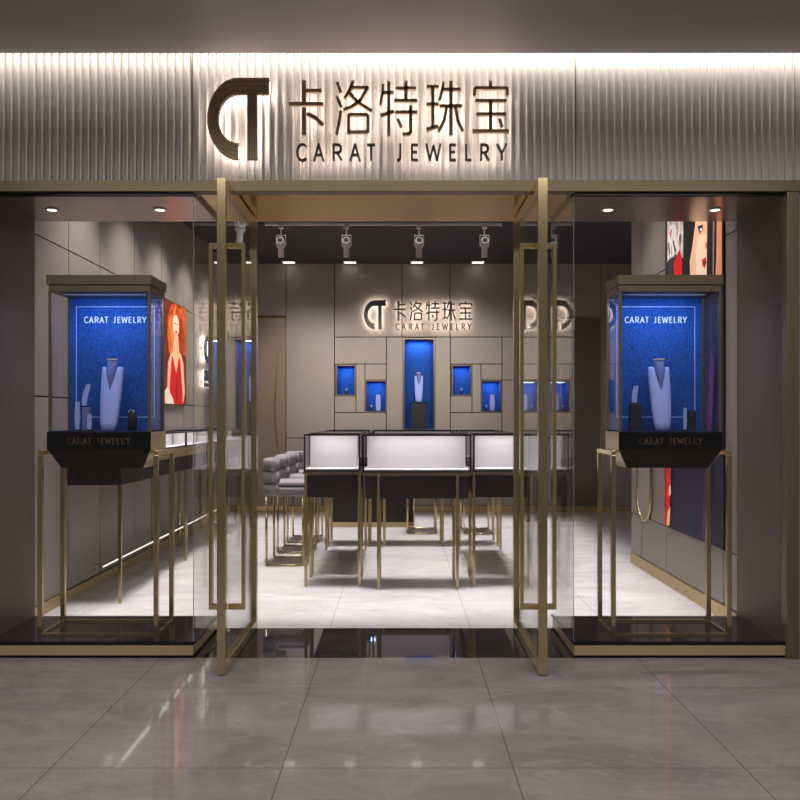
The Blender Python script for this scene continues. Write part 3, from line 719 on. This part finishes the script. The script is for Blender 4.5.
# ------------------------------------------------------------------ island showcases
def edge_frame(m, x0, x1, y0, y1, z0, z1, t_):
    for a in (x0, x1-t_):
        for b in (y0, y1-t_): m.box(a, a+t_, b, b+t_, z0, z1)
    for zz in (z0, z1-t_):
        for b in (y0, y1-t_): m.box(x0+t_, x1-t_, b, b+t_, zz, zz+t_)
        for a in (x0, x1-t_): m.box(a, a+t_, y0+t_, y1-t_, zz, zz+t_)
def ribs(m, x0, x1, y0, y1, z0, z1, faces='fblr', pitch=.03):
    m.box(x0+.006, x1-.006, y0+.006, y1-.006, z0, z1)
    n = int((x1-x0)/pitch)
    for i in range(n):
        a = x0+.006+(x1-x0-.012)*(i+.15)/n; b = x0+.006+(x1-x0-.012)*(i+.85)/n
        m.box(a, b, y0, y0+.006, z0, z1)
        if 'b' in faces: m.box(a, b, y1-.006, y1, z0, z1)
    n = int((y1-y0)/pitch)
    for i in range(n):
        a = y0+.006+(y1-y0-.012)*(i+.15)/n; b = y0+.006+(y1-y0-.012)*(i+.85)/n
        m.box(x0, x0+.006, a, b, z0, z1); m.box(x1-.006, x1, a, b, z0, z1)
def showcase(x0, x1, y0, y1, legx, label, light=2.0, za=.79, zb=.985, zc=1.02, zt_=1.352, group='glass showcase tables of the island', lg=.026, case=None):
    r = thing('showcase_table', ((x0+x1)/2, (y0+y1)/2, 0), label, 'showcase', group)
    for a in legx:
        for b in (y0, y1-lg): MB().box(a-lg/2, a+lg/2, b, b+lg, 0, zc-.02).build('leg', M['gold'], r, bevel=.002)
    m = MB(); ribs(m, x0+.03, x1-.03, y0+.012+lg, y1-.012-lg, za, zb); m.build('ribbed_apron', M['ribwood'], r)
    MB().box(x0, x1, y0+.0, y1-.0, zc-.02, zc).box(x0+.01, x1-.01, y0+lg, y1-lg, zb, zc-.02).build('tray_frame', M['bronze'], r)
    c0, c1 = case or (x0+.008, x1-.008)
    e = .013
    m = MB(); edge_frame(m, c0, c1, y0+.006, y1-.006, zc, zt_, e); m.build('case_frame', M['blackm'], r)
    m = MB().box(c0+e, c1-e, y0+.02, y1-.02, zc+.001, zc+.026)
    m.box(c0+e+.022, c1-e-.022, y0+.20, y0+.215, zc+.026, zt_-.014)
    m.build('white_lining', M['white'], r)
    m = MB().box(c0+e, c1-e, y0+.008, y0+.014, zc+e, zt_-e).build('glass_front', M['glasscase'], r)
    MB().box(c0+e, c1-e, y0+.02, y1-.02, zt_-.010, zt_-.004).build('glass_top', M['glasscase'], r)
    for a in (c0+.003, c1-.009): MB().box(a, a+.006, y0+.02, y1-.02, zc+e, zt_-e).build('glass_side', M['glasscase'], r)
    if light: area('showcase_light', ((c0+c1)/2, y0+.05, zt_-.03), (c1-c0)*.85, .02, light*.36, (1, .96, .95), rot=(math.radians(28), 0, 0))
    return r
showcase(-.86, -.345, 6.91, 7.35, (-.835, -.36), 'glass showcase with lit white lining at the left front corner of the island', 1.6)
showcase(-.335, .63, 6.80, 7.30, (-.188, .50), 'widest lit glass showcase at the front middle of the island', 2.8)
showcase(.64, 1.16, 6.91, 7.35, (.655, 1.14), 'glass showcase at the right front corner of the island, behind the open door', 1.6)
showcase(-.86, -.37, 7.42, 8.87, (-.835, -.39), 'long showcase table along the left side of the island', 0)
showcase(.65, 1.16, 7.42, 8.87, (.67, 1.14), 'long showcase table along the right side of the island', 0)
showcase(-.86, -.345, 9.10, 9.55, (-.835, -.36), 'showcase table at the left rear corner of the island', 0)
showcase(-.335, .63, 9.10, 9.55, (-.188, .50), 'showcase table at the rear middle of the island', 0)
showcase(.64, 1.16, 9.10, 9.55, (.655, 1.14), 'showcase table at the right rear corner of the island', 0)
# ribbed cabinet behind the island
x0, x1, y0, y1 = X(331, 10.7), X(413, 10.7), 10.7, 11.2
r = thing('ribbed_cabinet', ((x0+x1)/2, 10.95, 0), 'dark ribbed floor-standing cabinet with gold base behind the island', 'cabinet')
MB().box(x0-.01, x1+.01, y0-.01, y1+.01, 0, .07).build('gold_base', M['gold'], r)
m = MB(); ribs(m, x0, x1, y0, y1, .07, 1.0); m.build('ribbed_body', M['ribwood'], r)
MB().box(x0-.01, x1+.01, y0-.01, y1+.01, 1.0, 1.04).build('worktop', M['bronze'], r)
MB().box(x1, x1+.02, y0-.01, y0+.01, .07, 1.0).build('corner_trim', M['goldp'], r)

# ------------------------------------------------------------------ wall counters on the left
cl = ['nearest wall counter on the left, seen under the left display case', 'second wall counter from the front along the left wall', 'third wall counter from the front, seen through the left door',
      'fourth wall counter from the front along the left wall', 'wall counter farthest back along the left wall']
for i in range(5):
    y0, y1 = 6.28+i*.97, 6.28+i*.97+.96
    xa, xb = -2.69, -2.245; lg = .022
    r = thing('wall_counter', ((xa+xb)/2, (y0+y1)/2, 0), cl[i], 'counter', 'showcase counters along the left wall')
    for a in (-2.61, xb-lg):
        for b in (y0+.004, y1-lg-.004):
            if i == 0 and a < -2.5 and b < y0+.1: continue      # the near rear corner is carried by the wall
            MB().box(a, a+lg, b, b+lg, 0, .955).build('leg', M['gold'], r)
    m = MB(); ribs(m, xa+.01, xb-.004, y0+.002, y1-.002, .955, 1.10); m.build('ribbed_apron', M['ribwood'], r)
    MB().box(xa, xb, y0, y1, 1.10, 1.195).build('drawer_band', M['gold'], r, bevel=.002)
    m = MB(); edge_frame(m, xa, xb, y0+.002, y1-.002, 1.195, 1.352, .012); m.build('case_frame', M['blackm'], r)
    m = MB().box(xa+.012, xb-.014, y0+.014, y1-.014, 1.196, 1.212).box(xa+.02, xa+.30, y0+.016, y1-.016, 1.212, 1.335)
    m.build('white_lining', M['white'], r)
    MB().box(xb-.009, xb-.003, y0+.014, y1-.014, 1.207, 1.34).build('glass_front', M['glasscase'], r)
    MB().box(xa+.012, xb-.012, y0+.014, y1-.014, 1.342, 1.348).build('glass_top', M['glasscase'], r)
    area('counter_light', (xb-.05, (y0+y1)/2, 1.335), .02, .8, .5, (1, .96, .95), rot=(0, math.radians(28), 0))
r = thing('led_foot_rail', (-2.6, 8.7, .2), 'glowing thin light rail low along the left wall under the counters', 'light rail')
MB().box(-2.59, -2.565, 6.74, 11.1, .205, .218).build('rail', M['goldp'], r)
MB().box(-2.565, -2.560, 6.74, 11.1, .207, .216).build('light_strip', M['led'], r)
for y in (6.9, 8.9, 10.9): MB().box(XL+.0, -2.59, y, y+.03, .20, .205).build('bracket', M['gold'], r)

# ------------------------------------------------------------------ chairs
def make_chair(loc, rz, label, group):
    r = thing('bar_chair', (0, 0, 0), label, 'chair', group)   # faces +x, local
    hw = .31
    def arc_pts(rx, ry, zz, a0=100, a1=260, n=14):
        return [(.0+rx*math.cos(math.radians(a0+(a1-a0)*i/n)), ry*math.sin(math.radians(a0+(a1-a0)*i/n)), zz) for i in range(n+1)]
    for j in range(3):
        m = MB(); zc = .768+j*.125
        rings = []
        for p in arc_pts(.17, .26, zc):
            nrm = Vector((p[0]/.17**2, p[1]/.26**2, 0)).normalized()
            ring = []
            for i in range(14):
                a = 2*PI*i/14; c, s_ = math.cos(a), math.sin(a)
                ring.append(Vector(p)+nrm*(.052*math.copysign(abs(c)**.6, c))+Vector((0, 0, .0625*math.copysign(abs(s_)**.55, s_))))
            rings.append(ring)
        m.loft(rings).build('back_cushion', M['chair'], r, smooth=True)
    MB().rbox(-.13, .27, -.26, .26, .705, .80, .03, 4).build('seat', M['chair'], r, smooth=True)
    MB().rbox(-.12, .265, -.25, .25, .80, .85, .022, 4).build('seat_cushion', M['chair'], r, smooth=True)
    for a in (-.15, .22):
        for b in (-.24, .24):
            MB().cyl((a, b, .012), (a, b, .71), .012, n=10).build('leg', M['gold'], r, smooth=True)
    for b in (-.24, .24):
        MB().tube([(-.15, b, .012), (-.02, b-.0, .010), (.1, b, .010), (.22, b, .012)], .010).build('floor_rail', M['gold'], r, smooth=True)
    r.location = loc; r.rotation_euler.z = rz
    return r
ch = make_chair((-1.20, 8.13, 0), 0, 'grey channel-backed bar chair nearest the entrance, left of the island', 'grey bar chairs left of the island')
dup(ch, (-1.20, 8.87, 0), 0, 'grey channel-backed bar chair in the middle of the three left of the island')
dup(ch, (-1.20, 9.61, 0), 0, 'grey channel-backed bar chair farthest back of the three left of the island')
dup(ch, (X(424, 10.3), 10.28, 0), PI, 'bar chair with thin gold legs behind the island, right of the ribbed cabinet', 'bar chairs behind the island')
dup(ch, (X(479, 10.3), 10.28, 0), PI, 'bar chair with thin gold legs farthest right behind the island', 'bar chairs behind the island')

# ------------------------------------------------------------------ track and lamps
Yt = 9.83
r = thing('ceiling_track', (0, Yt, ZC), 'white lighting track across the dark shop ceiling', 'track')
MB().box(X(265, Yt), X(502, Yt), Yt-.018, Yt+.018, ZC-.03, ZC).build('track_rail', M['whitemetal'], r)
for a in (265, 500.5): MB().box(X(a, Yt), X(a+1.5, Yt), Yt-.022, Yt+.022, ZC-.034, ZC).build('end_cap', M['whitemetal'], r)
def track_lamp(loc, label):
    r = thing('track_lamp', (0, 0, 0), label, 'spotlight', 'white track spotlights')
    MB().cyl((0, 0, -.04), (0, 0, -.0), .032, n=18).build('mount', M['whitemetal'], r)
    MB().cyl((0, 0, -.12), (0, 0, -.04), .008, n=10).build('rod', M['whitemetal'], r)
    m = MB().box(-.062, .062, -.015, .015, -.13, -.12).box(-.062, -.052, -.015, .015, -.26, -.13).box(.052, .062, -.015, .015, -.26, -.13)
    m.build('yoke', M['whitemetal'], r)
    b = MB().cyl((0, -.07, -.20), (0, .05, -.24), .047, .049, 24).build('driver_housing', M['whitemetal'], r)
    MB().cyl((0, -.073, -.199), (0, -.069, -.20), .033, n=24).build('dark_disc', M['lens'], b)
    h = MB().cyl((0, -.015, -.24), (0, .02, -.40), .038, .038, 24).build('lamp_head', M['whitemetal'], r)
    MB().cyl((0, -.018, -.255), (0, -.012, -.285), .05, .05, 24).build('collar', M['whitemetal'], h)
    r.location = loc; return r
tl = ['farthest left on the track', 'second from left on the track, left of the inner sign', 'third from left on the track, above the tall niche', 'farthest right on the track']
l0 = None
for px, t_ in zip(LAMPX, tl):
    lab = 'white track spotlight '+t_
    if l0 is None: l0 = track_lamp((X(px, Yt), Yt, ZC-.03), lab)
    else: dup(l0, (X(px, Yt), Yt, ZC-.03), 0, lab)
dup(l0, (X(240, 9.0), 9.0, ZC-.03+.0), .5, 'white track spotlight seen through the open left door')
r = thing('ceiling_track', (X(240, 9.0), 9.0, ZC), 'short white lighting track above the left door, holding one spotlight', 'track')
MB().box(X(240, 9)-.018, X(240, 9)+.018, 8.3, 9.5, ZC-.03, ZC).build('track_rail', M['whitemetal'], r)
